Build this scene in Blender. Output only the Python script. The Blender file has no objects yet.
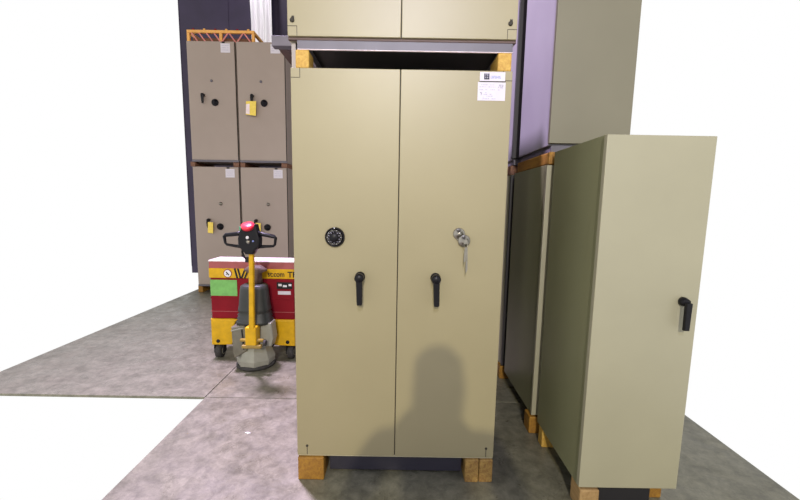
import bpy, bmesh, math, random
from mathutils import Vector, Matrix
random.seed(7)
S = bpy.context.scene
C = S.collection
# ------------------------------------------------------------ camera
pitch, roll, yaw = .1221, .0168, .0002
fw = Vector((math.sin(yaw)*math.cos(pitch), math.cos(yaw)*math.cos(pitch), -math.sin(pitch)))
rt = Vector((math.cos(yaw), -math.sin(yaw), 0)); up = rt.cross(fw)
r2 = rt*math.cos(roll)+up*math.sin(roll); u2 = -rt*math.sin(roll)+up*math.cos(roll)
cd = bpy.data.cameras.new('camera'); cam = bpy.data.objects.new('camera', cd); C.objects.link(cam)
cd.sensor_width = 36; cd.lens = 370/800*36; cd.clip_start = .02; cd.clip_end = 100
M = Matrix((r2, u2, -fw)).transposed().to_4x4(); M.translation = Vector((.0062, 0, 1.4114))
cam.matrix_world = M
S.camera = cam
# ------------------------------------------------------------ world, lamps, exposure
w = bpy.data.worlds.new('World'); S.world = w; w.use_nodes = True
bg = w.node_tree.nodes['Background']; bg.inputs[0].default_value = (1, 1, 1, 1); bg.inputs[1].default_value = 1.0
S.view_settings.view_transform = 'Standard'; S.view_settings.look = 'None'
S.view_settings.exposure = 0; S.view_settings.gamma = 1; S.view_settings.use_curve_mapping = False

def lamp(name, loc, target, size, power, col, spread=180):
    ld = bpy.data.lights.new(name, 'AREA'); ld.shape = 'DISK'; ld.size = size; ld.energy = power; ld.color = col; ld.spread = math.radians(spread)
    o = bpy.data.objects.new(name, ld); C.objects.link(o); o.location = loc
    o.rotation_euler = (Vector(target)-Vector(loc)).to_track_quat('-Z', 'Y').to_euler()
    return o
lamp('hall_lamp_front', (-.43, -6.0, 4.35), (0, 1.7, .8), .16, 350, (1, .90, .64))
lamp('upper_fill_lamp', (.1, -3.0, 4.6), (0, 1.75, 2.15), .25, 17, (.70, .72, 1), 54)  # added fill that brightens the upper part of the cabinet front
lamp('hall_lamp_aisle', (-1.9, 3.5, 6.0), (-.4, 1.9, .8), .6, 240, (.82, .66, 1.0), 85)

lamp('sheet_fill_lamp', (-2.9, 6.7, 6.2), (-2.8, 7.7, 4.9), .3, 12, (.93, .88, 1.0))  # added fill to brighten the hanging sheet and back wall

# ------------------------------------------------------------ materials
def mat(name, col, rough=.5, metal=0., vary=.06, scale=6., bump=0., bscale=300., spec=.5, coat=0., trans=0.):
    m = bpy.data.materials.new(name); m.use_nodes = True
    nt = m.node_tree; b = nt.nodes['Principled BSDF']
    b.inputs['Roughness'].default_value = rough; b.inputs['Metallic'].default_value = metal
    b.inputs['Specular IOR Level'].default_value = spec; b.inputs['Coat Weight'].default_value = coat
    if trans: b.inputs['Transmission Weight'].default_value = trans
    tc = nt.nodes.new('ShaderNodeTexCoord')
    n = nt.nodes.new('ShaderNodeTexNoise'); n.inputs['Scale'].default_value = scale; n.inputs['Detail'].default_value = 6
    nt.links.new(tc.outputs['Object'], n.inputs['Vector'])
    r = nt.nodes.new('ShaderNodeValToRGB'); e = r.color_ramp.elements
    e[0].position = .3; e[1].position = .7
    e[0].color = (*[c*(1-vary) for c in col], 1); e[1].color = (*[min(1, c*(1+vary)) for c in col], 1)
    nt.links.new(n.outputs['Fac'], r.inputs['Fac']); nt.links.new(r.outputs['Color'], b.inputs['Base Color'])
    if bump:
        n2 = nt.nodes.new('ShaderNodeTexNoise'); n2.inputs['Scale'].default_value = bscale; n2.inputs['Detail'].default_value = 2
        nt.links.new(tc.outputs['Object'], n2.inputs['Vector'])
        bp = nt.nodes.new('ShaderNodeBump'); bp.inputs['Strength'].default_value = bump; bp.inputs['Distance'].default_value = .002
        nt.links.new(n2.outputs['Fac'], bp.inputs['Height']); nt.links.new(bp.outputs['Normal'], b.inputs['Normal'])
    return m

def concrete():
    m = mat('concrete', (.4, .37, .38), .4)
    nt = m.node_tree; b = nt.nodes['Principled BSDF']; L = nt.links
    geo = nt.nodes.new('ShaderNodeNewGeometry')
    def noise(sc, det, dist=0., ro=.6):
        n = nt.nodes.new('ShaderNodeTexNoise'); n.inputs['Scale'].default_value = sc; n.inputs['Detail'].default_value = det
        n.inputs['Roughness'].default_value = ro; n.inputs['Distortion'].default_value = dist
        L.new(geo.outputs['Position'], n.inputs['Vector']); return n
    def ramp(src, p0, c0, p1, c1):
        r = nt.nodes.new('ShaderNodeValToRGB'); e = r.color_ramp.elements
        e[0].position, e[1].position = p0, p1; e[0].color, e[1].color = (*c0, 1), (*c1, 1)
        L.new(src.outputs['Fac'], r.inputs['Fac']); return r
    a = ramp(noise(5.5, 15, .2, .80), .34, FLOOR_DARK, .64, FLOOR_LIGHT)
    s = ramp(noise(17, 10, .5, .72), .40, (.72, .72, .72), .58, (1, 1, 1))
    mx = nt.nodes.new('ShaderNodeMix'); mx.data_type = 'RGBA'; mx.blend_type = 'MULTIPLY'; mx.inputs['Factor'].default_value = 1
    L.new(a.outputs['Color'], mx.inputs[6]); L.new(s.outputs['Color'], mx.inputs[7])
    L.new(mx.outputs[2], b.inputs['Base Color'])
    rr = ramp(noise(5, 8, .8), .35, (.26,)*3, .7, (.5,)*3); L.new(rr.outputs['Color'], b.inputs['Roughness'])
    bp = nt.nodes.new('ShaderNodeBump'); bp.inputs['Strength'].default_value = .35; bp.inputs['Distance'].default_value = .004
    L.new(noise(22, 6, .5).outputs['Fac'], bp.inputs['Height']); L.new(bp.outputs['Normal'], b.inputs['Normal'])
    return m
FLOOR_DARK = (.125, .120, .085); FLOOR_LIGHT = (.262, .250, .188)

def wood(name, c0, c1):
    m = mat(name, c0, .65)
    nt = m.node_tree; b = nt.nodes['Principled BSDF']
    tc = nt.nodes.new('ShaderNodeTexCoord'); mp = nt.nodes.new('ShaderNodeMapping'); mp.inputs['Scale'].default_value = (14, 2, 14)
    n = nt.nodes.new('ShaderNodeTexNoise'); n.inputs['Scale'].default_value = 3; n.inputs['Detail'].default_value = 8; n.inputs['Distortion'].default_value = 1.5
    r = nt.nodes.new('ShaderNodeValToRGB'); e = r.color_ramp.elements; e[0].position = .35; e[1].position = .65
    e[0].color = (*c1, 1); e[1].color = (*c0, 1)
    nt.links.new(tc.outputs['Object'], mp.inputs[0]); nt.links.new(mp.outputs[0], n.inputs['Vector'])
    nt.links.new(n.outputs['Fac'], r.inputs['Fac']); nt.links.new(r.outputs['Color'], b.inputs['Base Color'])
    return m

BEIGE = mat('beige_enamel', (.315, .273, .158), .42, vary=.035, scale=2.5, bump=.12, bscale=420)
BEIGE_D = mat('beige_enamel_edge', (.46, .42, .28), .45, vary=.04, scale=3)
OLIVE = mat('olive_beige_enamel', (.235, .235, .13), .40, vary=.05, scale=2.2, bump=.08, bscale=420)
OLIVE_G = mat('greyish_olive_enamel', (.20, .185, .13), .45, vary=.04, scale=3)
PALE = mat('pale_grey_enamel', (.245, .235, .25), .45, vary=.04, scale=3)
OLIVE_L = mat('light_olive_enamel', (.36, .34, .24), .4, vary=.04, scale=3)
GREYB = mat('warm_grey_enamel', (.335, .27, .23), .45, vary=.04, scale=2.2, bump=.1, bscale=350)
GREYD = mat('grey_steel', (.125, .115, .14), .5, .0, vary=.1, scale=8)
PLATE = mat('pale_steel_plate', (.34, .30, .27), .5)
DARKB = mat('shaded_grey_steel', (.022, .020, .032), .5)  # grey steel darkened to carry the shade under the cabinet
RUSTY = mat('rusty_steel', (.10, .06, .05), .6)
DARK = mat('gap_shade_and_subfloor', (.012, .011, .014), .6)  # dark fill for shaded gaps, also the bed under the slabs
SHADE_D = mat('shade_dark_enamel', (.03, .028, .03), .5)  # enamel darkened to stand in for shade in the gaps
SEAM = mat('dark_seal', (.03, .024, .015), .7)
WALL = mat('dark_wall_cladding', (.03, .02, .05), .6, vary=.25, scale=1.5)
CURT = mat('white_plastic_sheet', (.93, .91, .95), .35, vary=.03, scale=1.2)
BLACK = mat('black_plastic', (.006, .0055, .008), .4, spec=.25, vary=.2, scale=30)
BLACKM = mat('black_matt', (.012, .011, .013), .6, spec=.25, vary=.3, scale=30)
RUBBER = mat('black_rubber', (.035, .033, .032), .75, vary=.3, scale=25)
CHROME = mat('brushed_nickel', (.33, .31, .27), .28, .9, vary=.15, scale=60)
WHITE = mat('white_print', (.72, .71, .74), .5, vary=.02)
PAPER = mat('white_paper', (.64, .60, .66), .6, vary=.03, scale=40)
INK = mat('grey_ink', (.42, .40, .52), .6)
INKD = mat('dark_blue_ink', (.03, .03, .07), .5)
INKB = mat('blue_ink', (.22, .28, .62), .5)
WOODY = wood('yellow_pine', (.62, .40, .085), (.46, .25, .04))
WOODO = wood('amber_pine', (.36, .18, .02), (.24, .11, .015))
WOODM = wood('brown_pine', (.42, .26, .07), (.22, .11, .03))
WOODP = wood('grey_pine', (.42, .27, .12), (.30, .18, .07))
WOODR = wood('red_stained_pine', (.22, .10, .05), (.12, .05, .03))
YEL = mat('yellow_paint', (.62, .36, .006), .45, spec=.3, vary=.12, scale=18)
YELT = mat('yellow_card', (.83, .62, .10), .6, vary=.08, scale=30)
BRASSY = mat('dirty_yellow_steel', (.30, .20, .04), .5, vary=.25, scale=30)
RED = mat('dark_red_paint', (.21, .008, .016), .55, spec=.12, vary=.12, scale=6)
REDB = mat('red_button_plastic', (.80, .03, .06), .35)
REDT = mat('faded_red_paint', (.33, .07, .07), .45, vary=.1, scale=9)
PINKW = mat('worn_white_lid', (.86, .72, .74), .4, vary=.12, scale=9)
GREEN = mat('green_notice', (.16, .42, .10), .55, vary=.15, scale=22)
PLAST = mat('grey_green_plastic', (.026, .030, .027), .5, vary=.12, scale=14)
ALU = mat('worn_cast_metal', (.15, .14, .105), .5, .1, vary=.18, scale=14)
ALUL = mat('pale_worn_metal', (.29, .29, .24), .45, .1, vary=.12, scale=12)
ORANGE = mat('orange_paint', (.85, .42, .10), .5, vary=.1, scale=15)
PINK = mat('pink_red_strap', (.66, .22, .20), .5, vary=.15, scale=15)

# ------------------------------------------------------------ mesh builder
class MB:
    def __init__(s): s.bm = bmesh.new(); s.mats = []
    def mi(s, m):
        if m not in s.mats: s.mats.append(m)
        return s.mats.index(m)
    def _fin(s, before, m, smooth=False):
        k = s.mi(m)
        for f in s.bm.faces:
            if f not in before: f.material_index = k; f.smooth = smooth
    def box(s, x0, x1, y0, y1, z0, z1, m, bev=.0, seg=2):
        before = set(s.bm.faces)
        r = bmesh.ops.create_cube(s.bm, size=1); vs = r['verts']
        for v in vs:
            v.co = Vector(((x0+x1)/2+v.co.x*(x1-x0), (y0+y1)/2+v.co.y*(y1-y0), (z0+z1)/2+v.co.z*(z1-z0)))
        if bev:
            es = list({e for v in vs for e in v.link_edges})
            bmesh.ops.bevel(s.bm, geom=es, offset=bev, segments=seg, profile=.5, affect='EDGES')
        s._fin(before, m); return s
    def prism(s, pts, a0, a1, axis, m, bev=0., smooth=False):
        """pts: 2D outline; axis 'y': pts=(x,z); 'z': pts=(x,y); 'x': pts=(y,z)"""
        before = set(s.bm.faces)
        def P(p, a):
            return {'y': (p[0], a, p[1]), 'z': (p[0], p[1], a), 'x': (a, p[0], p[1])}[axis]
        A = [s.bm.verts.new(P(p, a0)) for p in pts]; B = [s.bm.verts.new(P(p, a1)) for p in pts]
        n = len(pts); fs = [s.bm.faces.new(A), s.bm.faces.new(B[::-1])]
        for i in range(n): fs.append(s.bm.faces.new((A[i], B[i], B[(i+1) % n], A[(i+1) % n])))
        bmesh.ops.recalc_face_normals(s.bm, faces=fs)
        if bev:
            es = list({e for f in fs[:2] for e in f.edges})
            bmesh.ops.bevel(s.bm, geom=es, offset=bev, segments=2, profile=.5, affect='EDGES')
        s._fin(before, m, smooth); return s
    def lathe(s, prof, o, axis, m, n=32, smooth=True, phase=0.):
        """prof: list of (radius, distance along axis)"""
        before = set(s.bm.faces); ax = Vector(axis).normalized(); o = Vector(o)
        a = ax.orthogonal().normalized(); b = ax.cross(a)
        rings = []
        for r, d in prof:
            if r < 1e-6: rings.append([s.bm.verts.new(o+ax*d)])
            else: rings.append([s.bm.verts.new(o+ax*d+a*r*math.cos(phase+2*math.pi*i/n)+b*r*math.sin(phase+2*math.pi*i/n)) for i in range(n)])
        fs = []
        for R, Q in zip(rings, rings[1:]):
            for i in range(n):
                j = (i+1) % n
                vs = [R[0] if len(R) == 1 else R[i], R[0] if len(R) == 1 else R[j], Q[0] if len(Q) == 1 else Q[j], Q[0] if len(Q) == 1 else Q[i]]
                u = []
                for v in vs:
                    if v not in u: u.append(v)
                if len(u) > 2: fs.append(s.bm.faces.new(u))
        for R in (rings[0], rings[-1]):
            if len(R) > 1: fs.append(s.bm.faces.new(R))
        bmesh.ops.recalc_face_normals(s.bm, faces=fs)
        s._fin(before, m, smooth)
        if smooth:
            for f in fs:
                if len(f.verts) > 4: f.smooth = False
        return s
    def tube(s, pts, rad, m, n=8, closed=False):
        before = set(s.bm.faces); P = [Vector(p) for p in pts]; rings = []; N = len(P)
        ref = None
        for i in range(N):
            if closed: t = (P[(i+1) % N]-P[i-1])
            else: t = P[min(i+1, N-1)]-P[max(i-1, 0)]
            t.normalize()
            if ref is None: ref = t.orthogonal().normalized()
            ref = (ref-t*ref.dot(t)).normalized(); b = t.cross(ref)
            r = rad[i] if isinstance(rad, (list, tuple)) else rad
            rings.append([s.bm.verts.new(P[i]+(ref*math.cos(2*math.pi*k/n)+b*math.sin(2*math.pi*k/n))*r) for k in range(n)])
        fs = []
        pairs = list(zip(rings, rings[1:]))+([(rings[-1], rings[0])] if closed else [])
        for R, Q in pairs:
            for k in range(n): fs.append(s.bm.faces.new((R[k], R[(k+1) % n], Q[(k+1) % n], Q[k])))
        if not closed: fs += [s.bm.faces.new(rings[0]), s.bm.faces.new(rings[-1])]
        bmesh.ops.recalc_face_normals(s.bm, faces=fs)
        s._fin(before, m, True); return s
    def build(s, name, parent=None, label=None):
        off = Vector(parent['_w']) if parent is not None else Vector()
        for v in s.bm.verts: v.co -= off
        me = bpy.data.meshes.new(name); s.bm.to_mesh(me); s.bm.free()
        for m in s.mats: me.materials.append(m)
        o = bpy.data.objects.new(name, me); C.objects.link(o)
        if parent is not None:
            o.parent = parent; o['_w'] = tuple(off)
        else: o['_w'] = (0, 0, 0)
        if label: o['label'] = label
        return o

def thing(name, loc, label, cat, group=None):
    o = bpy.data.objects.new(name, None); C.objects.link(o); o.location = loc; o.empty_display_size = .1
    o['_w'] = tuple(loc); o['label'] = label; o['category'] = cat
    if group: o['group'] = group
    return o
def solo(mb, name, label, cat, group=None, origin=None):
    if origin is not None:
        for v in mb.bm.verts: v.co -= Vector(origin)
    o = mb.build(name)
    if origin is not None: o.location = origin
    o['label'] = label; o['category'] = cat
    if group: o['group'] = group
    return o
def struct(mb, name):
    o = mb.build(name); o['kind'] = 'structure'; return o
def dup(root, loc, label):
    r = root.copy(); C.objects.link(r); r.location = loc; r['label'] = label
    for ch in list(root.children):
        c = ch.copy(); C.objects.link(c); c.parent = r
        for g in list(ch.children):
            d = g.copy(); C.objects.link(d); d.parent = c
    return r
def strokes(mb, x, z, y, wd, m, th=.0016, h=.006, n=6, d=.0006):
    """a line of illegible small writing, as short flat strokes on a -Y facing sheet"""
    k = x
    rnd = random.Random(int((x+z)*9999))
    while k < x+wd:
        s_ = rnd.uniform(.004, .010)
        if rnd.random() < .82:
            mb.box(k, min(k+s_, x+wd), y-d, y, z-th/2-rnd.uniform(0, h*.2), z+th/2+rnd.uniform(0, h*.2), m)
        k += s_+.0025
    return mb

def text_mesh(body, size, m, name, parent, loc, extr=.0006, bold=0., xs=1., rz=0.):
    cu = bpy.data.curves.new(name, 'FONT'); cu.body = body; cu.size = size; cu.extrude = extr; cu.offset = bold
    o = bpy.data.objects.new(name, cu); C.objects.link(o)
    dg = bpy.context.evaluated_depsgraph_get(); me = bpy.data.meshes.new_from_object(o.evaluated_get(dg))
    bpy.data.objects.remove(o)
    me.transform(Matrix.Diagonal((xs, 1, 1, 1)))
    me.transform(Matrix.Rotation(rz, 4, 'Z') @ Matrix.Rotation(math.radians(90), 4, 'X'))
    off = Vector(loc)-Vector(parent['_w'])
    me.transform(Matrix.Translation(off)); me.materials.clear(); me.materials.append(m)
    t = bpy.data.objects.new(name, me); C.objects.link(t); t.parent = parent
    return t

# ------------------------------------------------------------ setting
CON = concrete()
def slab(x0, x1, y0, y1, name):
    struct(MB().box(x0, x1, y0, y1, -.02, 0, CON, .0015, 1), name)
J = .003
slab(-1.392+J, 2.0, -2.6, 2.535-J, 'floor_front')
slab(-1.392+J, 2.0, 2.535+J, 8.6, 'floor_middle')
slab(-3.25, -1.392-J, 2.535+J, 8.6, 'floor_left')
struct(MB().box(-3.2, 1.9, 2.60, 8.5, -.03, -.0205, DARK).box(-1.36, 1.9, -2.5, 2.599, -.03, -.0205, DARK), 'floor_base')
mb = MB().box(-4.55, 3.2, 8.0, 8.12, -.15, 6.6, WALL)
for i in range(8): mb.box(-4.55+i*1.0, -4.54+i*1.0, 7.992, 8.0, 0, 6.6, WALL)
struct(mb, 'wall_back')
mb = MB().box(-4.55, 3.2, -6.6, 8.12, 6.6, 6.7, WALL)
for i in range(9): mb.box(-4.55, 3.2, -6.2+i*1.7, -6.05+i*1.7, 6.4, 6.6, WALL)
struct(mb, 'ceiling')

# hanging white plastic sheet in front of the dark wall
b = bmesh.new(); nx, nz = 60, 40; g = []
for i in range(nx+1):
    row = []
    for j in range(nz+1):
        t = i/nx; zz = 3.0+j/nz*3.5
        wdt = 1-.10*math.sin(j/nz*2.6)
        x = -2.785+(t-.5)*.46*wdt+.02*math.sin(zz*1.7)
        y = 7.72+.035*math.sin(t*20+zz*.9)+.02*math.sin(t*47-zz*2.2)
        row.append(b.verts.new((x, y, zz)))
    g.append(row)
for i in range(nx):
    for j in range(nz):
        f = b.faces.new((g[i][j], g[i+1][j], g[i+1][j+1], g[i][j+1])); f.smooth = True
m_ = MB(); m_.bm = b; m_.mats = [CURT]
o = solo(m_, 'plastic_sheet', 'white translucent plastic sheet hanging in folds before the dark back wall', 'plastic sheet')
md = o.modifiers.new('thick', 'SOLIDIFY'); md.thickness = .004

# ------------------------------------------------------------ front two-door safe cabinets
FY = 1.746
def front_cabinet(zb, H, label, upper=False):
    t = thing('safe_cabinet', (0, FY+.3, zb), label, 'cabinet')
    D = .62; W = .51 if upper else .5
    mb = MB().box(-W, W, FY+.028, FY+D, zb, zb+H, BEIGE_D, .004)
    mb.box(-W, W, FY+.010, FY+.03, zb-.0, zb+.012, RUSTY if upper else BEIGE_D, .002)
    mb.box(-W+.01, W-.01, FY+.05, FY+D-.01, zb-.002, zb, DARK)  # underside coloured dark for the shade between the stacked cabinets
    mb.box(-W+.004, W-.004, FY+.012, FY+.03, zb+.012, zb+H-.003, SEAM)
    mb.build('body', t)
    xm = -.004
    for side in (-1, 1):
        x0, x1 = (-W+.001, xm-.002) if side < 0 else (xm+.002, W-.001)
        z0, z1 = zb+.012, zb+H
        mb = MB().box(x0, x1, FY, FY+.026, z0, z1, BEIGE, .0025)
        # notched hinge corners outlined on the sheet metal
        for zz, s in ((z1, -1), (z0, 1)):
            xe = x0 if side < 0 else x1; q = .042
            if s < 0 or upper:
                xa, xb = (xe, xe+q) if side < 0 else (xe-q, xe)
                mb.box(xa, xb, FY-.0009, FY, zz+s*q-.0011, zz+s*q+.0011, SEAM)
                xc = xe+q if side < 0 else xe-q
                mb.box(xc-.0011, xc+.0011, FY-.0009, FY, min(zz, zz+s*q), max(zz, zz+s*q), SEAM)
            else:
                xc = xe+.050 if side < 0 else xe-.038
                mb.box(xc-.0014, xc+.0014, FY-.0012, FY, zz+.004, zz+.045, SEAM)
                mb.lathe([(.0065, 0), (.0065, .0016)], (xc, FY, zz+.05), (0, -1, 0), SEAM, 12)
        d = mb.build('door', t)
        if upper:
            mb = MB(); cx = -.487 if side < 0 else .478
            mb.lathe([(.010, 0), (.010, .004), (.005, .006)], (cx, FY, zb+.078), (0, -1, 0), SEAM, 14)
            mb.box(cx-.002, cx+.009, FY-.004, FY, zb+.081, zb+.095, SEAM, .001)
            mb.build('door_pin', d)
            continue
        if side < 0:   # combination dial
            c = (-.302, FY, 1.254)
            mb = MB()
            mb.lathe([(.0465, 0), (.0465, .010), (.043, .016), (.0405, .018), (.040, .013), (.0, .013)], c, (0, -1, 0), BLACK, 48)
            mb.lathe([(.036, .010), (.0345, .020), (.022, .024), (.021, .040), (.019, .043), (0, .043)], c, (0, -1, 0), BLACK, 40)
            for k in range(50):
                a = 2*math.pi*k/50; r0, r1 = (.0315, .0355) if k % 5 else (.0285, .0355)
                ca, sa = math.cos(a), math.sin(a); th = .0007
                y = FY-.0222
                p = [(c[0]+ca*r0-sa*th, c[2]+sa*r0+ca*th), (c[0]+ca*r1-sa*th, c[2]+sa*r1+ca*th), (c[0]+ca*r1+sa*th, c[2]+sa*r1-ca*th), (c[0]+ca*r0+sa*th, c[2]+sa*r0-ca*th)]
                mb.prism(p, y+.004, y-.0003, 'y', CHROME if k % 5 else WHITE)
            mb.prism([(c[0]-.004, c[2]+.0455), (c[0]+.004, c[2]+.0455), (c[0], c[2]+.039)], FY-.0185, FY-.010, 'y', WHITE)
            mb.build('combination_dial', d, 'round black combination dial with white ticks')
            # numerals every 10
            for k in range(10):
                a = math.pi/2-2*math.pi*k/10
                tm = text_mesh(str(k*10), .0085, WHITE, 'dial_numeral', t, (c[0]+.0255*math.cos(a)-.0045, FY-.0242, c[2]+.0255*math.sin(a)-.003))
                # join into dial is done below
                tm['_join'] = 1
        # lever handle
        hx = -.1825 if side < 0 else .1785
        mb = MB()
        mb.lathe([(.024, 0), (.024, .006), (.019, .012), (.017, .030)], (hx, FY, 1.066), (0, -1, 0), BLACKM, 28)
        mb.lathe([(.018, .026), (.022, .030), (.022, .052), (.017, .060), (0, .061)], (hx, FY, 1.066), (0, -1, 0), BLACK, 28)
        lean = .004 if side > 0 else .002
        pts = [(hx-.0145, 1.066), (hx-.0125+lean, .945), (hx-.010+lean, .937), (hx+.010+lean, .937), (hx+.0135+lean, .945), (hx+.0155, 1.066)]
        mb.prism(pts, FY-.036, FY-.058, 'y', BLACK, .004)
        mb.build('lever_handle', d, 'black lever handle hanging straight down')
        if side > 0:   # chrome key lock with swung-aside cover
            mb = MB()
            mb.lathe([(.028, 0), (.028, .004), (.024, .008), (.012, .009), (.012, .013), (0, .013)], (.284, FY, 1.279), (0, -1, 0), CHROME, 32)
            mb.lathe([(.029, .006), (.029, .011), (.025, .015), (.013, .016), (.012, .024), (0, .024)], (.308, FY, 1.247), (0, -1, 0), CHROME, 32)
            mb.prism([(.262, 1.262), (.282, 1.306), (.328, 1.262), (.304, 1.220)], FY, FY-.007, 'y', CHROME, .003)
            mb.box(.3055, .3105, FY-.0255, FY-.0235, 1.238, 1.256, BLACKM)
            mb.build('key_lock', d, 'chrome oval keyhole escutcheon')
            mb = MB().box(.352, .466, FY-.003, FY, 1.967, 2.008, PAPER, .001)
            mb.box(.352, .468, FY-.004, FY, 1.9655, 1.9685, SEAM)
            y = FY-.003
            for k in range(3): mb.box(.371+k*.0085, .3775+k*.0085, y-.0006, y, 1.976, 2.001, INKD)
            mb.box(.371, .395, y-.0006, y, 1.9755, 1.980, INKD); mb.box(.373, .394, y-.0006, y, 1.988, 1.991, INKD)
            for k in range(7):
                xx = .401+k*.0068
                mb.box(xx, xx+.0018, y-.0006, y, 1.980, 1.992, INKB); mb.box(xx, xx+.0048, y-.0006, y, 1.980+(k % 3)*.0045, 1.982+(k % 3)*.0045, INKB)
                if k % 2: mb.box(xx+.0032, xx+.0048, y-.0006, y, 1.980, 1.990, INKB)
            mb.build('name_plate', d, 'white name plate with dark square logo')
            mb = MB().box(.345, .4695, FY-.0012, FY, 1.885, 1.965, PAPER)
            for zz, x_, wd in ((1.953, .352, .105), (1.944, .352, .072), (1.932, .352, .095), (1.919, .355, .03), (1.912, .372, .04), (1.904, .385, .035), (1.893, .372, .055)):
                strokes(mb, x_, zz, FY-.0012, wd, INK)
            for (ax, az, bx, bz) in ((.436, 1.94, .444, 1.955), (.444, 1.955, .449, 1.938), (.449, 1.938, .458, 1.952), (.458, 1.952, .455, 1.935), (.357, 1.922, .364, 1.912), (.364, 1.922, .36, 1.908), (.371, 1.902, .369, 1.89)):
                mb.tube([(ax, FY-.0014, az), (bx, FY-.0014, bz)], .0011, INK, 5)
            mb.build('paper_label', d, 'white handwritten paper label')
    return t
low = front_cabinet(.125, 1.889, 'tall beige two-door safe cabinet with black combination dial, standing on wooden blocks')
# join the dial numerals into the dial mesh
dial = [o for o in C.objects if o.name.startswith('combination_dial')][0]
bm = bmesh.new(); bm.from_mesh(dial.data)
dial.data.materials.append(INK); wi = list(dial.data.materials).index(INK)
for o in [o for o in C.objects if '_join' in o]:
    n0 = len(bm.faces); bm.from_mesh(o.data); bm.faces.ensure_lookup_table()
    for f in bm.faces[n0:]: f.material_index = wi
    bpy.data.objects.remove(o)
bm.to_mesh(dial.data); bm.free()

upc = front_cabinet(2.135, 1.889, 'beige two-door cabinet stacked on top, only its lower end in view', True)
# steel base frame under the upper cabinet
mb = MB().box(-.47, .497, FY+.012, FY+.018, 2.096, 2.135, GREYD, .001)
mb.box(-.47, .497, FY+.008, FY+.018, 2.094, 2.0965, PINKW, .0005)
mb.box(-.47, .497, FY+.55, FY+.60, 2.094, 2.135, GREYD, .002)
for x in (-.47, .455): mb.box(x, x+.042, FY+.019, FY+.55, 2.094, 2.135, GREYD, .002)
mb.build('base_frame', upc, 'grey steel base frame')
# keys in the lock
k = thing('key_bunch', (.308, FY-.02, 1.246), 'small steel keys hanging from the lock on the right door', 'keys')
mb = MB(); mb.lathe([(.0035, 0), (.0035, .020)], (.308, FY-.0262, 1.246), (0, -1, 0), CHROME, 10)
mb.lathe([(.011, 0), (.011, .003)], (.308, FY-.046, 1.246), (0, -1, 0), CHROME, 18)
mb.build('inserted_key', k)
ring = [(.310+.009*math.sin(a), FY-.048+.002*math.cos(a), 1.232+.012*math.cos(a)) for a in [2*math.pi*i/16 for i in range(16)]]
MB().tube(ring, .0012, CHROME, 6, True).build('key_ring', k)
MB().prism([(.306, 1.222), (.313, 1.222), (.311, 1.155), (.304, 1.150), (.303, 1.172)], FY-.050, FY-.047, 'y', CHROME).build('hanging_key', k)
MB().prism([(.312, 1.222), (.319, 1.220), (.3225, 1.115), (.315, 1.100), (.3125, 1.13), (.315, 1.17)], FY-.046, FY-.043, 'y', CHROME).build('hanging_key', k)

# wooden blocks
def block(x0, x1, y0, y1, z0, z1, m, label, group=None, split=False, cat='wooden block', name='wood_block'):
    mb = MB()
    if split:
        xm = (x0+x1)/2
        mb.box(x0, xm-.0012, y0, y1, z0, z1, m, .005); mb.box(xm+.0012, x1, y0+.002, y1, z0, z1-.001, m, .005)
    else: mb.box(x0, x1, y0, y1, z0, z1, m, .006)
    c = ((x0+x1)/2, (y0+y1)/2, z0)
    return solo(mb, name, label, cat, group, c)
block(-.497, -.365, FY-.004, FY+.13, 0, .125, WOODO, 'amber wooden block on the floor under the left end of the tall cabinet')
block(.358, .4275, FY-.004, FY+.13, 0, .125, WOODM, 'left one of two touching wooden blocks under the tall cabinet')
block(.430, .4995, FY-.002, FY+.13, 0, .124, WOODM, 'right one of two touching wooden blocks under the tall cabinet')
block(-.478, -.417, FY+.006, FY+.10, 2.014, 2.0935, WOODY, 'yellow wooden block between the two stacked cabinets, left end')
block(.432, .494, FY+.006, FY+.16, 2.014, 2.094, WOODY, 'yellow wooden block between the two stacked cabinets, right end')

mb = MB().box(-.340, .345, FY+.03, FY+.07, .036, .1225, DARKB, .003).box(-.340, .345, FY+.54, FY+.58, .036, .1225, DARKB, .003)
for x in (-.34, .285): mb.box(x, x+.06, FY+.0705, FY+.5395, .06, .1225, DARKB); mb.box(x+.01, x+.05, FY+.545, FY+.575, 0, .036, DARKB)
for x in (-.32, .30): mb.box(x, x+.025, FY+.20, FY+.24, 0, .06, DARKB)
solo(mb, 'support_frame', 'steel frame coloured dark for the shade under the tall cabinet, between the wooden blocks', 'frame')
solo(MB().box(-.502, -.482, FY+.032, FY+.06, 2.0145, 2.1345, PLATE, .002), 'steel_plate', 'narrow pale plate beside the left wooden block between the stacked cabinets', 'plate')
# steel pallet sticking out to the left at the back
t = thing('hidden_shade_cabinet', (0, 2.75, .1), 'added unseen cabinet right behind the tall beige two-door cabinet, shading the gaps', 'cabinet')  # unseen cabinet added to shade the gaps and the right-hand cabinets
MB().box(-.48, .48, 2.47, 3.05, .1, 2.392, SHADE_D, .004).build('body', t)
for x in (-.478, .005): MB().box(x, x+.473, 3.052, 3.075, .11, 2.385, OLIVE, .003).build('door', t)
for x in (-.47, .37):
    for y in (2.5, 2.92): block(x, x+.1, y, y+.1, 0, .1, WOODO, 'wooden block under the added hidden cabinet behind the tall beige one, '+('left' if x < 0 else 'right')+(' front' if y < 2.7 else ' rear')+' corner', 'blocks of the added hidden cabinet')
mb = MB().box(-.825, .46, 2.47, 2.53, 2.392, 2.455, GREYD, .004).box(-.825, .46, 2.95, 3.01, 2.392, 2.455, GREYD, .004)
for x in (-.80, -.2, .4): mb.box(x, x+.05, 2.531, 2.949, 2.395, 2.45, RUSTY)
solo(mb, 'steel_pallet', 'grey steel pallet poking out left behind the two stacked beige cabinets', 'pallet')

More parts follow.
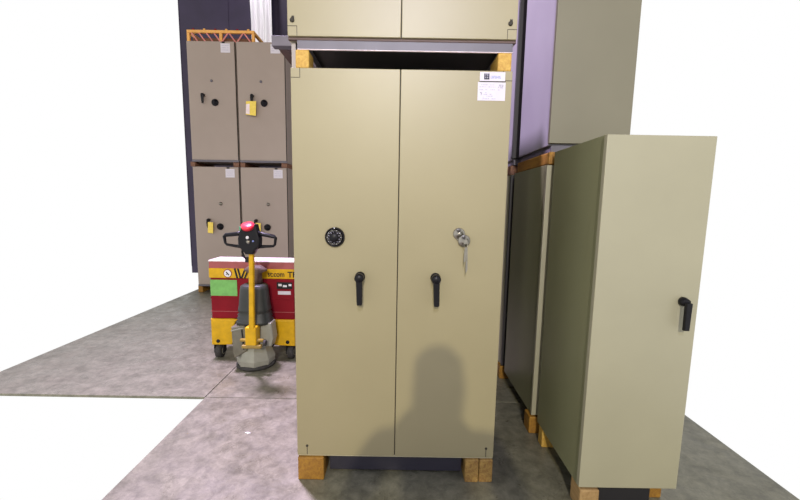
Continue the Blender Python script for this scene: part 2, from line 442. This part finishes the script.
# ------------------------------------------------------------ cabinets at the right edge of the aisle
def side_cabinet(x0, x1, y0, y1, z0, z1, label, m=None, ml=None, frame=False, pl=''):
    m = m or OLIVE; ml = ml or OLIVE_L
    t = thing('steel_cabinet', ((x0+x1)/2, (y0+y1)/2, z0), label, 'cabinet')
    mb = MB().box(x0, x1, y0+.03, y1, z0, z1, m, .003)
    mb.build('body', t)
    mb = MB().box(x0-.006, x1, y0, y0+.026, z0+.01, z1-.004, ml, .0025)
    d = mb.build('door', t)
    if not frame: solo(MB().box(x0+.105, x1-.10, y0+.03, y1-.02, 0, z0-.0005, DARK), 'shade_box', 'added dark plinth in the gap under '+pl, 'shade_box')  # dark box added so the gap under the cabinet reads as shade
    if frame:
        MB().box(x0+.012, x1-.012, y0+.012, y1-.012, z0-.04, z0, GREYD, .002).build('base_frame', t)
    hx = x1-.07
    mb = MB().lathe([(.02, 0), (.02, .012), (.015, .03)], (hx, y0, (z0+z1)/2+.1), (0, -1, 0), BLACK, 20)
    mb.prism([(hx-.013, (z0+z1)/2+.1), (hx-.011, (z0+z1)/2-.02), (hx+.011, (z0+z1)/2-.02), (hx+.013, (z0+z1)/2+.1)], y0-.028, y0-.045, 'y', BLACK, .003)
    mb.build('lever_handle', d)
    return t
XR = .862; XW = 1.31
side_cabinet(XR, XW, 1.575, 2.12, .11, 1.718, 'nearest olive beige cabinet at the right, alone with nothing stacked on it', pl='the nearest right-hand cabinet')
side_cabinet(XR-.012, XW, 2.17, 2.80, .11, 1.655, 'olive cabinet behind the nearest right one, carrying a taller purple-lit cabinet', pl='the second cabinet along the right')
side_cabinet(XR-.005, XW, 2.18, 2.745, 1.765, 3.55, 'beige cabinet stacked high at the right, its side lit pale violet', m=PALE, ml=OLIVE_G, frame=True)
side_cabinet(XR-.006, XW, 2.885, 3.50, .11, 1.655, 'dark shaded cabinet on the floor farthest along the right aisle', ml=SHADE_D, pl='the farthest cabinet along the right')  # far doors darkened for the shade in the narrow gap
side_cabinet(XR-.006, XW, 2.885, 3.50, 1.765, 3.55, 'far stacked cabinet seen as a narrow strip beside the beige stack', m=PALE, ml=SHADE_D, frame=True)
block(XR, XR+.09, 1.570, 1.665, 0, .11, WOODP, 'pale wooden block under the near corner of the nearest right cabinet')
block(XR, XR+.09, 2.03, 2.09, 0, .11, WOODY, 'bright yellow wooden block under the far end of the nearest right cabinet')
block(XR-.03, XR+.06, 2.165, 2.26, 0, .11, WOODO, 'brown wooden block under the second cabinet of the right aisle')
block(XR-.02, XR+.06, 2.90, 2.99, 0, .11, WOODO, 'dark wooden block under the farthest cabinet of the right aisle')
block(XR-.012, XR+.06, 2.165, 2.745, 1.655, 1.725, WOODO, 'long wooden runner between the stacked cabinets at the right', cat='wooden runner', name='wood_runner')
block(XR-.012, XR+.06, 2.915, 3.45, 1.655, 1.725, WOODR, 'dark wooden runner between the farthest stacked cabinets at the right', cat='wooden runner', name='wood_runner')
for y in (2.19, 2.92): block(XW-.08, XW, y, y+.5, 1.655, 1.725, WOODO, 'wooden runner at the outer side under the '+('nearer' if y < 2.5 else 'farther')+' stacked cabinet on the right', 'outer wooden runners', cat='wooden runner', name='wood_runner')
for y in (1.66, 2.28, 2.93): block(XW-.09, XW, y, y+.09, 0, .11, WOODO, 'wooden block under the far outer side of the '+{1.66: 'nearest', 2.28: 'second', 2.93: 'farthest'}[y]+' right-hand cabinet', 'outer floor blocks')

# ------------------------------------------------------------ back row of grey single-door cabinets
BY = 5.6
def back_cabinet(x0, x1, z0, z1, key, label, first=None):
    t = thing('grey_cabinet', ((x0+x1)/2, BY+.3, z0), label, 'cabinet', None)
    mb = MB().box(x0, x1, BY+.03, BY+.62, z0, z1, GREYB, .004)
    mb.box(x0+.004, x1-.004, BY+.01, BY+.03, z0+.004, z1-.004, SEAM); mb.build('body', t)
    mb = MB().box(x0+.006, x1-.012, BY, BY+.026, z0+.03, z1-.004, GREYB, .003)
    d = mb.build('door', t)
    MB().box(x0+.002, x1-.002, BY+.002, BY+.03, z0-.0, z0+.028, GREYD, .002).build('base_rail', t)
    xc = x1-.315; zk = z0+(.845 if not key else .925)
    MB().lathe([(.050, 0), (.050, .012), (.042, .022), (.02, .026), (.018, .045), (0, .046)], (xc, BY, zk), (0, -1, 0), BLACK, 28).build('combination_dial', d, 'round black dial')
    hx = xc-.165; hz = zk+.10
    mb = MB().lathe([(.022, 0), (.022, .03), (.018, .05), (0, .05)], (hx, BY, hz), (0, -1, 0), BLACK, 20)
    mb.prism([(hx-.02, hz), (hx-.008, hz-.12), (hx+.012, hz-.12), (hx+.02, hz)], BY-.03, BY-.055, 'y', BLACK, .005)
    mb.build('lever_handle', d, 'black lever handle')
    if key:
        MB().lathe([(.026, 0), (.026, .006), (.013, .012), (.012, .03), (0, .03)], (xc+.02, BY, zk+.345), (0, -1, 0), CHROME, 20).build('keyhole_cover', d, 'bright nickel keyhole cover')
    else:
        MB().lathe([(.018, 0), (.018, .008), (0, .010)], (xc-.04, BY, zk+.30), (0, -1, 0), GREYD, 18).build('keyhole_cover', d)
    sx = x1-.205
    mb = MB().box(sx, sx+.135, BY-.002, BY, z1-.155, z1-.03, PAPER)
    for q in range(3): strokes(mb, sx+.015, z1-.06-q*.03, BY-.002, .10, INK, .006)
    mb.build('paper_label', d, 'white paper label')
    MB().box(sx+.02, sx+.06, BY-.004, BY, z1-.028, z1-.006, BLACKM).build('name_plate', d)
    return t, hx, hz
cols = [(-2.388, -1.688), (-3.10, -2.402)]
txt = [('upper grey back-row cabinet with a yellow tag, next to the big beige cabinet',
        'grey cabinet of the back row, lower tier, right behind the tiller head'),
       ('grey cabinet of the back row, top tier, cut by the left edge of the photo',
        'grey cabinet of the back row, lower tier, cut by the left edge of the photo')]
tag_lab = [('yellow card tag hanging on the handle of the upper right grey cabinet', 'yellow card tag behind the black tiller head, on the lower grey cabinet'),
           ('yellow card tag on the upper grey cabinet at the far left', 'yellow card tag on the lower grey cabinet at the far left')]
for i, (x0, x1) in enumerate(cols):
    for j, (z0, z1) in enumerate(((1.995, 3.685), (.11, 1.925))):
        t, hx, hz = back_cabinet(x0, x1, z0, z1, j == 1, txt[i][j])
        if not (i == 1 and j == 0):
            g = thing('handle_tag', (hx, BY-.06, hz-.25), tag_lab[i][j], 'tag')
            mb = MB().prism([(hx-.075, hz-.09), (hx+.07, hz-.085), (hx+.06, hz-.29), (hx-.085, hz-.275)] if j == 0 else [(hx+.01, hz-.03), (hx+.085, hz-.035), (hx+.08, hz-.20), (hx, hz-.19)], BY-.062, BY-.058, 'y', YELT)
            mb.build('card', g)
            if j == 0: MB().prism([(hx-.075, hz-.13), (hx-.025, hz-.125), (hx-.03, hz-.27), (hx-.083, hz-.26)], BY-.064, BY-.0622, 'y', PINKW).build('paper_slip', g, 'pale paper slip')
            MB().tube([(hx-.01, BY-.06, hz-.10), (hx-.016, BY-.057, hz-.03), (hx+.0, BY-.058, hz+.01), (hx+.012, BY-.057, hz-.03), (hx+.02, BY-.06, hz-.10)], .002, BLACKM, 5).build('string', g)
    for xx, w_ in ((x0-.03 if i else x0, .07), (x1-.09, .085)):
        block(xx, xx+w_, BY+.01, BY+.6, 1.925, 1.993, WOODR, 'reddish runner between stacked grey cabinets, '+('left' if xx < x0+.1 else 'right')+' end of the '+('leftmost' if i else 'right-hand')+' stack', 'runners between the grey cabinets', cat='wooden runner', name='wood_runner')
        block(xx, xx+w_, BY+.05, BY+.6, 0, .11, WOODO, 'wooden runner on the floor, '+('left' if xx < x0+.1 else 'right')+' end under the '+('leftmost' if i else 'right-hand')+' grey cabinet stack', 'floor runners of the grey cabinets', cat='wooden runner', name='wood_runner')

# yellow and red rack load on top of the grey cabinets
t = thing('transport_rack', (-2.7, 5.95, 3.685), 'orange transport rack with pink crossing straps lying on the grey cabinets', 'rack')
x0, x1, y0, y1 = -3.15, -2.165, 5.72, 6.15
MB().box(x0, x1, y0, y0+.04, 3.845, 3.885, ORANGE, .004).build('top_rail', t)
MB().box(x0, x1, y1-.04, y1, 3.845, 3.885, ORANGE, .004).build('top_rail', t)
MB().box(x0, x1, y0, y0+.04, 3.685, 3.715, ORANGE, .004).build('bottom_rail', t)
MB().box(x0, x1, y1-.04, y1, 3.685, 3.715, ORANGE, .004).build('bottom_rail', t)
for x in (x0, (x0+x1)/2-.02, x1-.04):
    for y in (y0, y1-.04): MB().box(x, x+.04, y+.001, y+.039, 3.716, 3.844, ORANGE, .003).build('post', t)
for x in (x0, x1-.04): MB().box(x+.001, x+.039, y0+.041, y1-.041, 3.846, 3.884, ORANGE, .003).build('end_rail', t)
MB().box(x0+.05, x1-.05, y0+.06, y1-.06, 3.69, 3.80, WOODR, .01).build('wrapped_load', t)
for k in range(8):
    xa = x0+.06+k*.11; s_ = 1 if k < 3 else -1
    a, b_ = (xa, xa+.09) if (k % 2 or k < 3) else (xa+.09, xa)
    MB().prism([(a, 3.84), (a+.022, 3.84), (b_+.022, 3.72), (b_, 3.72)], y0+.005, y0-.006, 'y', PINK).build('strap', t)
for k in range(6):
    xx = x0+.08+k*.16
    MB().box(xx, xx+.03, y0+.002, y0+.03, 3.886, 3.905, ORANGE if k % 2 else RED, .004).build('clip', t)

# ------------------------------------------------------------ powered pallet truck
T = thing('pallet_truck', (-1.293, 3.4, 0), 'red and yellow powered pallet truck with upright tiller and red button', 'pallet truck')
CX = -1.293; Y0 = 3.2
mb = MB().box(CX-.37, CX+.37, Y0, Y0+.20, .37, .745, RED, .012)
mb.box(CX-.372, CX+.372, Y0-.004, Y0+.1, .558, .570, RED, .003)
mb.box(CX-.372, CX+.372, Y0-.004, Y0+.1, .440, .446, REDT, .002)
cb = mb.build('chassis', T, 'dark red steel chassis')
mb = MB().box(CX-.375, CX+.375, Y0-.008, Y0+.20, .745, .832, YEL, .006); band = mb.build('battery_band', T, 'yellow band')
mb = MB().prism([(Y0-.002, .832), (Y0+.004, .890), (Y0+.19, .890), (Y0+.20, .832)], CX-.373, CX+.373, 'x', REDT); mb.build('battery_cover', T, 'faded red sloped cover')
mb = MB().box(CX-.376, CX+.376, Y0-.006, Y0+.21, .890, .902, PINKW, .004); mb.build('top_plate', T, 'worn white top plate')
text_mesh('st:com', .064, BLACKM, 'lettering', band, (-1.150, Y0-.0085, .766), bold=.0014, xs=.86)
text_mesh('TF', .070, BLACKM, 'lettering', band, (-.975, Y0-.0085, .762), bold=.0014)
# round sign and black curved stripes
mb = MB().lathe([(.037, 0), (.037, .002)], (-1.50, Y0-.008, .787), (0, -1, 0), RED, 28)
mb.lathe([(.031, .002), (.031, .003)], (-1.50, Y0-.008, .787), (0, -1, 0), WHITE, 28)
mb.prism([(-1.517, .800), (-1.508, .803), (-1.484, .774), (-1.493, .771)], Y0-.012, Y0-.0105, 'y', BLACKM)
mb.prism([(-1.515, .780), (-1.500, .788), (-1.498, .783), (-1.512, .775)], Y0-.012, Y0-.0105, 'y', BLACKM)
mb.build('warning_sign', band, 'round white warning sign')
mb = MB()
for k in range(4):
    a = -1.445+k*.028
    mb.prism([(a, .832), (a+.016, .832), (a+.036, .746), (a+.020, .746)] if k < 2 else [(a+.036, .832), (a+.052, .832), (a+.018, .746), (a+.002, .746)], Y0-.0105, Y0-.008, 'y', BLACKM)
mb.build('hazard_stripe', band)
MB().box(-1.66, -1.425, Y0-.003, Y0, .585, .728, GREEN).build('green_notice', cb, 'green notice sheet')
mb = MB().box(-1.075, -.938, Y0-.003, Y0, .655, .715, BLACKM).box(-1.06, -1.03, Y0-.0045, Y0-.003, .68, .70, WHITE).box(-1.02, -.985, Y0-.0045, Y0-.003, .672, .69, WHITE).box(-.97, -.945, Y0-.0045, Y0-.003, .682, .70, WHITE)
mb.build('black_sticker', cb); MB().box(-1.065, -.953, Y0-.003, Y0, .604, .635, PAPER).build('white_sticker', cb)
# fenders + casters
for s in (-1, 1):
    def X(a): return CX+s*a
    pts = [(X(.372), .378), (X(.125), .378), (X(.150), .355), (X(.168), .31), (X(.175), .25), (X(.178), .17), (X(.195), .14), (X(.372), .135)]
    f = MB().prism(pts, Y0-.02, Y0+.30, 'y', YEL, .012).build('fender', T, 'yellow wheel fender')
    MB().lathe([(.016, 0), (.016, .006), (0, .008)], (X(.31), Y0-.02, .175), (0, -1, 0), BLACKM, 14).build('bolt', f)
    cw = MB(); xw = X(.325); yw = Y0-.02+.035
    cw.lathe([(.05, -.028), (.064, -.022), (.064, .022), (.05, .028)], (xw-.001, yw+.03, .064), (1, 0, 0), RUBBER, 28)
    cw.lathe([(.034, -.034), (.034, .034)], (xw-.001, yw+.03, .064), (1, 0, 0), ALU, 16)
    cw.box(xw-.045, xw-.036, yw+.0, yw+.06, .05, .14, BLACKM, .002); cw.box(xw+.034, xw+.043, yw+.0, yw+.06, .05, .14, BLACKM, .002)
    cw.box(xw-.045, xw+.043, yw, yw+.06, .125, .14, BLACKM, .002)
    cw.build('caster', T, 'black swivel caster')
# forks
for s in (-1, 1):
    xf = CX+s*.19
    MB().prism([(Y0+.32, .21), (Y0+.32, .06), (Y0+1.3, .05), (Y0+1.4, .065), (Y0+1.4, .085), (Y0+.42, .10), (Y0+.36, .21)], xf-.08, xf+.08, 'x', RED, .004).build('fork', T)
    MB().lathe([(.03, -.05), (.035, -.045), (.035, .045), (.03, .05)], (xf, Y0+1.2, .035), (1, 0, 0), RUBBER, 20).build('load_roller', T)
MB().box(CX-.27, CX+.27, Y0+.20, Y0+.32, .10, .37, RED, .005).build('fork_carriage', T)
# motor cover (dark plastic bell)
def ell(n, cx, cy, rx, ry, e=3.):
    o_ = []
    for i in range(n):
        a = 2*math.pi*i/n; c, s_ = math.cos(a), math.sin(a)
        o_.append((cx+rx*math.copysign(abs(c)**(2/e), c), cy+ry*math.copysign(abs(s_)**(2/e), s_)))
    return o_
def loft(mb, secs, m, n=32, e=3.):
    before = set(mb.bm.faces); R = []
    for cx, cy, rx, ry, z in secs: R.append([mb.bm.verts.new((p[0], p[1], z)) for p in ell(n, cx, cy, rx, ry, e)])
    fs = [mb.bm.faces.new(R[0]), mb.bm.faces.new(R[-1])]
    for A, B in zip(R, R[1:]):
        for i in range(n): fs.append(mb.bm.faces.new((A[i], A[(i+1) % n], B[(i+1) % n], B[i])))
    bmesh.ops.recalc_face_normals(mb.bm, faces=fs); mb._fin(before, m, True); fs[0].smooth = fs[1].smooth = False
    return mb
mx, my = -1.222, 3.07
secs = [(mx, my, .146, .11, .395), (mx, my, .142, .11, .42), (mx, my, .130, .102, .426), (mx, my, .138, .107, .447), (mx, my, .126, .100, .454), (mx, my, .134, .104, .475), (mx, my, .122, .10, .482), (mx, my, .122, .10, .50), (mx, my, .130, .103, .503), (mx, my, .128, .10, .52), (mx, my, .120, .098, .56), (mx, my, .108, .09, .69), (mx, my, .103, .085, .715), (mx, my, .085, .07, .725)]
loft(MB(), secs, PLAST).build('motor_cover', T, 'dark grey ribbed motor cover')
mb = MB(); loft(mb, [(mx, 3.10, .06, .05, .722), (mx, 3.10, .055, .05, .77), (mx, 3.11, .05, .05, .81), (mx, 3.11, .10, .05, .835), (mx, 3.11, .09, .05, .85), (mx, 3.11, .05, .04, .875)], RUSTY, 24, 2.2); mb.build('hinge_boot', T, 'black rubber boot')
# dark arch behind the drive unit
MB().prism([(CX-.16, .378), (CX-.178, .30), (CX-.182, .15), (CX-.15, .13), (CX-.13, .22), (CX-.08, .30), (CX+.08, .30), (CX+.12, .22), (CX+.13, .12), (CX+.17, .12), (CX+.19, .25), (CX+.17, .378)], Y0-.01, Y0+.12, 'y', BLACKM).build('splash_guard', T, 'black arch behind drive wheel')
# metal shrouds
mb = MB().prism([(-1.388, .375), (-1.275, .402), (-1.250, .27), (-1.262, .17), (-1.365, .105), (-1.382, .16)], 2.97, 3.11, 'y', ALU, .012); mb.prism([(-1.385, .352), (-1.280, .378), (-1.280, .368), (-1.385, .342)], 2.962, 2.972, 'y', ALUL); mb.prism([(-1.300, .36), (-1.292, .36), (-1.280, .19), (-1.288, .185)], 2.962, 2.972, 'y', BLACKM); mb.build('left_shroud', T, 'worn grey metal shroud')
mb = MB().prism([(-1.155, .415), (-1.065, .405), (-1.050, .27), (-1.07, .20), (-1.165, .20)], 3.00, 3.12, 'y', ALUL, .012); mb.build('right_shroud', T, 'pale grey metal shroud')
mb = MB().lathe([(.150, 0), (.162, .012), (.162, .028), (.150, .035)], (-1.236, 3.10, .001), (0, 0, 1), RUBBER, 40)
mb.build('bumper_ring', T, 'black rubber ring')
mb = MB().lathe([(.156, .03), (.161, .075), (.152, .098), (.118, .185), (.09, .205), (0, .205)], (-1.236, 3.10, .004), (0, 0, 1), ALUL, 8, smooth=False, phase=.25)
mb.build('wheel_housing', T, 'faceted grey metal wheel housing')
mb = MB().box(-1.275, -1.115, 2.895, 2.94, .222, .252, BRASSY, .008)
mb.lathe([(.014, 0), (.014, .19)], (-1.29, 2.925, .285), (1, 0, 0), BRASSY, 16); mb.box(-1.245, -1.155, 2.90, 3.0, .24, .40, YEL, .01); mb.lathe([(.024, 0), (.024, .022)], (-1.10, 2.92, .265), (1, 0, 0), RUBBER, 16)
mb.build('tiller_bracket', T, 'yellow pivot bracket')
# tiller
P0 = Vector((-1.198, 2.93, .27)); P1 = Vector((-1.139, 2.835, 1.06))
mb = MB(); d = (P1-P0).normalized(); sx = Vector((1, 0, 0)); sx = (sx-d*sx.dot(d)).normalized(); sy = d.cross(sx)
before = set(mb.bm.faces); R = []
for p, w_ in ((P0, .022), (P0.lerp(P1, .4), .0195), (P1, .0175)):
    R.append([mb.bm.verts.new(p+sx*a*w_+sy*b_*.018) for a, b_ in ((-1, -.7), (-.7, -1), (.7, -1), (1, -.7), (1, .7), (.7, 1), (-.7, 1), (-1, .7))])
fs = [mb.bm.faces.new(R[0]), mb.bm.faces.new(R[-1])]
for A, B in zip(R, R[1:]):
    for i in range(8): fs.append(mb.bm.faces.new((A[i], A[(i+1) % 8], B[(i+1) % 8], B[i])))
bmesh.ops.recalc_face_normals(mb.bm, faces=fs); mb._fin(before, YEL)
mb.build('tiller_pole', T, 'yellow tiller pole')
hx, hy = -1.143, 2.82
mb = MB().prism([(hx-.028, 1.015), (hx+.028, 1.015), (hx+.048, 1.045), (hx+.080, 1.080), (hx+.084, 1.135), (hx+.070, 1.185), (hx+.056, 1.245), (hx-.050, 1.245), (hx-.064, 1.185), (hx-.082, 1.140), (hx-.080, 1.075), (hx-.052, 1.045)], hy-.035, hy+.04, 'y', BLACK, .012)
hd = mb.build('tiller_head', T, 'black control head')
for s in (-1, 1):
    def X(a): return hx+s*a
    zt = -.0035*s
    pts = [(X(.055), 1.178), (X(.10), 1.168), (X(.185), 1.155+zt), (X(.197), 1.146+zt), (X(.190), 1.095+zt), (X(.178), 1.082+zt), (X(.11), 1.075), (X(.055), 1.070)]
    MB().tube([(p[0], hy, p[1]) for p in pts], [.020, .017, .015, .012, .010, .010, .012, .015], BLACK, 10).build('grip_loop', hd, 'black loop grip')
MB().lathe([(.044, 0), (.050, .022), (.047, .030), (.020, .034), (0, .035)], (hx-.002, hy-.02, 1.215), (0, -.55, 1), REDB, 28).build('emergency_button', hd, 'red emergency button')
mb = MB().lathe([(.012, 0), (.012, .006), (0, .008)], (hx-.004, hy-.035, 1.145), (0, -1, 0), WHITE, 16)
mb.lathe([(.014, 0), (.014, .006), (0, .008)], (hx, hy-.035, 1.112), (0, -1, 0), CHROME, 16)
mb.lathe([(.007, 0), (.007, .006), (0, .008)], (hx+.038, hy-.035, 1.118), (0, -1, 0), INKB, 12); mb.build('control_buttons', hd)
MB().box(hx-.072, hx-.052, hy-.02, hy+.02, 1.195, 1.225, mat('green_switch', (.05, .35, .18), .4), .004).build('green_switch', hd)
mb = MB().tube([(hx-.055, hy+.01, 1.09), (hx-.07, hy+.015, 1.03), (hx-.062, hy+.03, .985), (hx-.035, hy+.035, .96), (hx-.012, hy+.035, .93)], .008, BLACKM, 8)
mb.box(hx-.055, hx-.022, hy+.02, hy+.06, .945, .985, BLACKM, .005)
mb.build('control_cable', T, 'black cable')

# small white scrap on the floor, left foreground
solo(MB().prism([(-.930, 2.120), (-.908, 2.127), (-.892, 2.117), (-.91, 2.112)], .001, .005, 'z', WHITE), 'paper_scrap', 'tiny white scrap of paper lying on the concrete floor at left', 'scrap')

# ------------------------------------------------------------ photographer, whose shadow falls on the cabinet
SKIN = mat('skin', (.55, .33, .24), .5); COAT = mat('dark_jacket', (.06, .07, .10), .8); JEAN = mat('blue_trousers', (.05, .08, .16), .8)
HAIR = mat('brown_hair', (.05, .03, .02), .6); PHONE = mat('phone_black', (.01, .01, .01), .2)
def skin_obj(name, V, E, R, m, parent, root=0, sub=2):
    me = bpy.data.meshes.new(name); off = Vector(parent['_w'])
    me.from_pydata([tuple(Vector(v)-off) for v in V], E, []); o = bpy.data.objects.new(name, me); C.objects.link(o); o.parent = parent; o['_w'] = tuple(off)
    sm = o.modifiers.new('skin', 'SKIN'); sm.use_smooth_shade = True; sm.branch_smoothing = .4
    for i, r in enumerate(R): me.skin_vertices[0].data[i].radius = (r, r) if not isinstance(r, tuple) else r
    for i in range(len(V)): me.skin_vertices[0].data[i].use_root = (i == root)
    ss = o.modifiers.new('sub', 'SUBSURF'); ss.levels = sub; ss.render_levels = sub
    me.materials.append(m); return o
px, py = .03, -.46
PR = thing('person', (px, py, 0), 'person in a dark jacket taking the photo, seen only as a soft shadow', 'person')
# body: pelvis, torso, neck, head, arms to the phone, legs
V = [(px, py, .90), (px, py, 1.12), (px, py, 1.30), (px, py+.02, 1.41), (px, py+.03, 1.48), (px, py+.05, 1.56),
     (px-.20, py, 1.40), (px-.31, py+.05, 1.12), (px-.10, py+.30, 1.30), (px-.055, py+.36, 1.33),
     (px+.20, py, 1.39), (px+.31, py+.05, 1.12), (px+.10, py+.30, 1.30), (px+.055, py+.36, 1.33),
     (px-.10, py, .84), (px-.11, py+.01, .48), (px-.12, py-.02, .10), (px-.13, py+.12, .04),
     (px+.10, py, .84), (px+.11, py+.03, .48), (px+.12, py+.02, .10), (px+.13, py+.16, .04)]
E = [(0, 1), (1, 2), (2, 3), (3, 4), (4, 5), (2, 6), (6, 7), (7, 8), (8, 9), (2, 10), (10, 11), (11, 12), (12, 13), (0, 14), (14, 15), (15, 16), (16, 17), (0, 18), (18, 19), (19, 20), (20, 21)]
R = [(.17, .12), (.15, .11), (.17, .11), .07, .055, .07, .075, .052, .034, .03, .075, .052, .034, .03, .095, .065, .045, .04, .095, .065, .045, .04]
skin_obj('body', V, E, R, COAT, PR)
mb = MB(); loft(mb, [(px, py+.05, .03, .035, 1.475), (px, py+.06, .055, .07, 1.495), (px, py+.055, .072, .09, 1.55), (px, py+.05, .077, .098, 1.61), (px, py+.04, .070, .09, 1.66), (px, py+.035, .045, .055, 1.695), (px, py+.035, .012, .014, 1.705)], SKIN, 24, 2.2)
mb.prism([(py+.148, 1.60), (py+.148, 1.555), (py+.172, 1.56)], px-.013, px+.013, 'x', SKIN)
for s in (-1, 1):
    mb.lathe([(0, 0), (.012, .004), (.012, .01), (0, .012)], (px+s*.03, py+.138, 1.60), (0, 1, 0), WHITE, 12)
    mb.lathe([(.006, .010), (0, .013)], (px+s*.03, py+.138, 1.60), (0, 1, 0), BLACK, 10)
    mb.lathe([(.022, 0), (.026, .008), (.012, .012)], (px+s*.073, py+.045, 1.58), (s, 0, 0), SKIN, 14)
mb.box(px-.022, px+.022, py+.140, py+.147, 1.527, 1.535, RED, .002)
mb.build('head', PR)
mb = MB(); loft(mb, [(px-.01, py-.01, .080, .07, 1.46), (px-.004, py-.005, .092, .085, 1.52), (px, py+.01, .095, .098, 1.60), (px, py+.03, .082, .102, 1.685), (px, py+.03, .05, .06, 1.72), (px, py+.03, .012, .014, 1.727)], HAIR, 24, 2.2); mb.build('hair', PR)
for s in (-1, 1):
    h = Vector((px+s*.055, py+.36, 1.33))
    V = [h, h+Vector((-s*.002, .02, .035))]; E = [(0, 1)]; R = [.026, .024]
    for q in range(4):
        a = h+Vector((s*(.006-q*.002), .022, .020+q*.016)); n = len(V)
        L_ = (.060, .072, .068, .055)[q]
        V += [a, a+Vector((-s*.018, .03, .004))*1.0, a+Vector((-s*.018-s*L_*.45, .034, .004))]
        E += [(1, n), (n, n+1), (n+1, n+2)]; R += [.010, .009, .008]
    n = len(V); V += [h+Vector((-s*.012, -.004, .03)), h+Vector((-s*.03, -.006, .045)), h+Vector((-s*.045, .004, .055))]; E += [(1, n), (n, n+1), (n+1, n+2)]; R += [.011, .010, .009]
    skin_obj('hand', V, E, R, SKIN, PR, 0)
ph = thing('phone', (px-.01, -.034, 1.345), 'black phone held upright by the person taking the photo', 'phone')
mb = MB().box(-.032, .044, -.038, -.030, 1.345, 1.50, PHONE, .003); mb.build('case', ph)
MB().box(-.029, .041, -.0395, -.038, 1.35, 1.495, BLACK).build('screen', ph)

for o in C.objects:
    if '_w' in o: del o['_w']
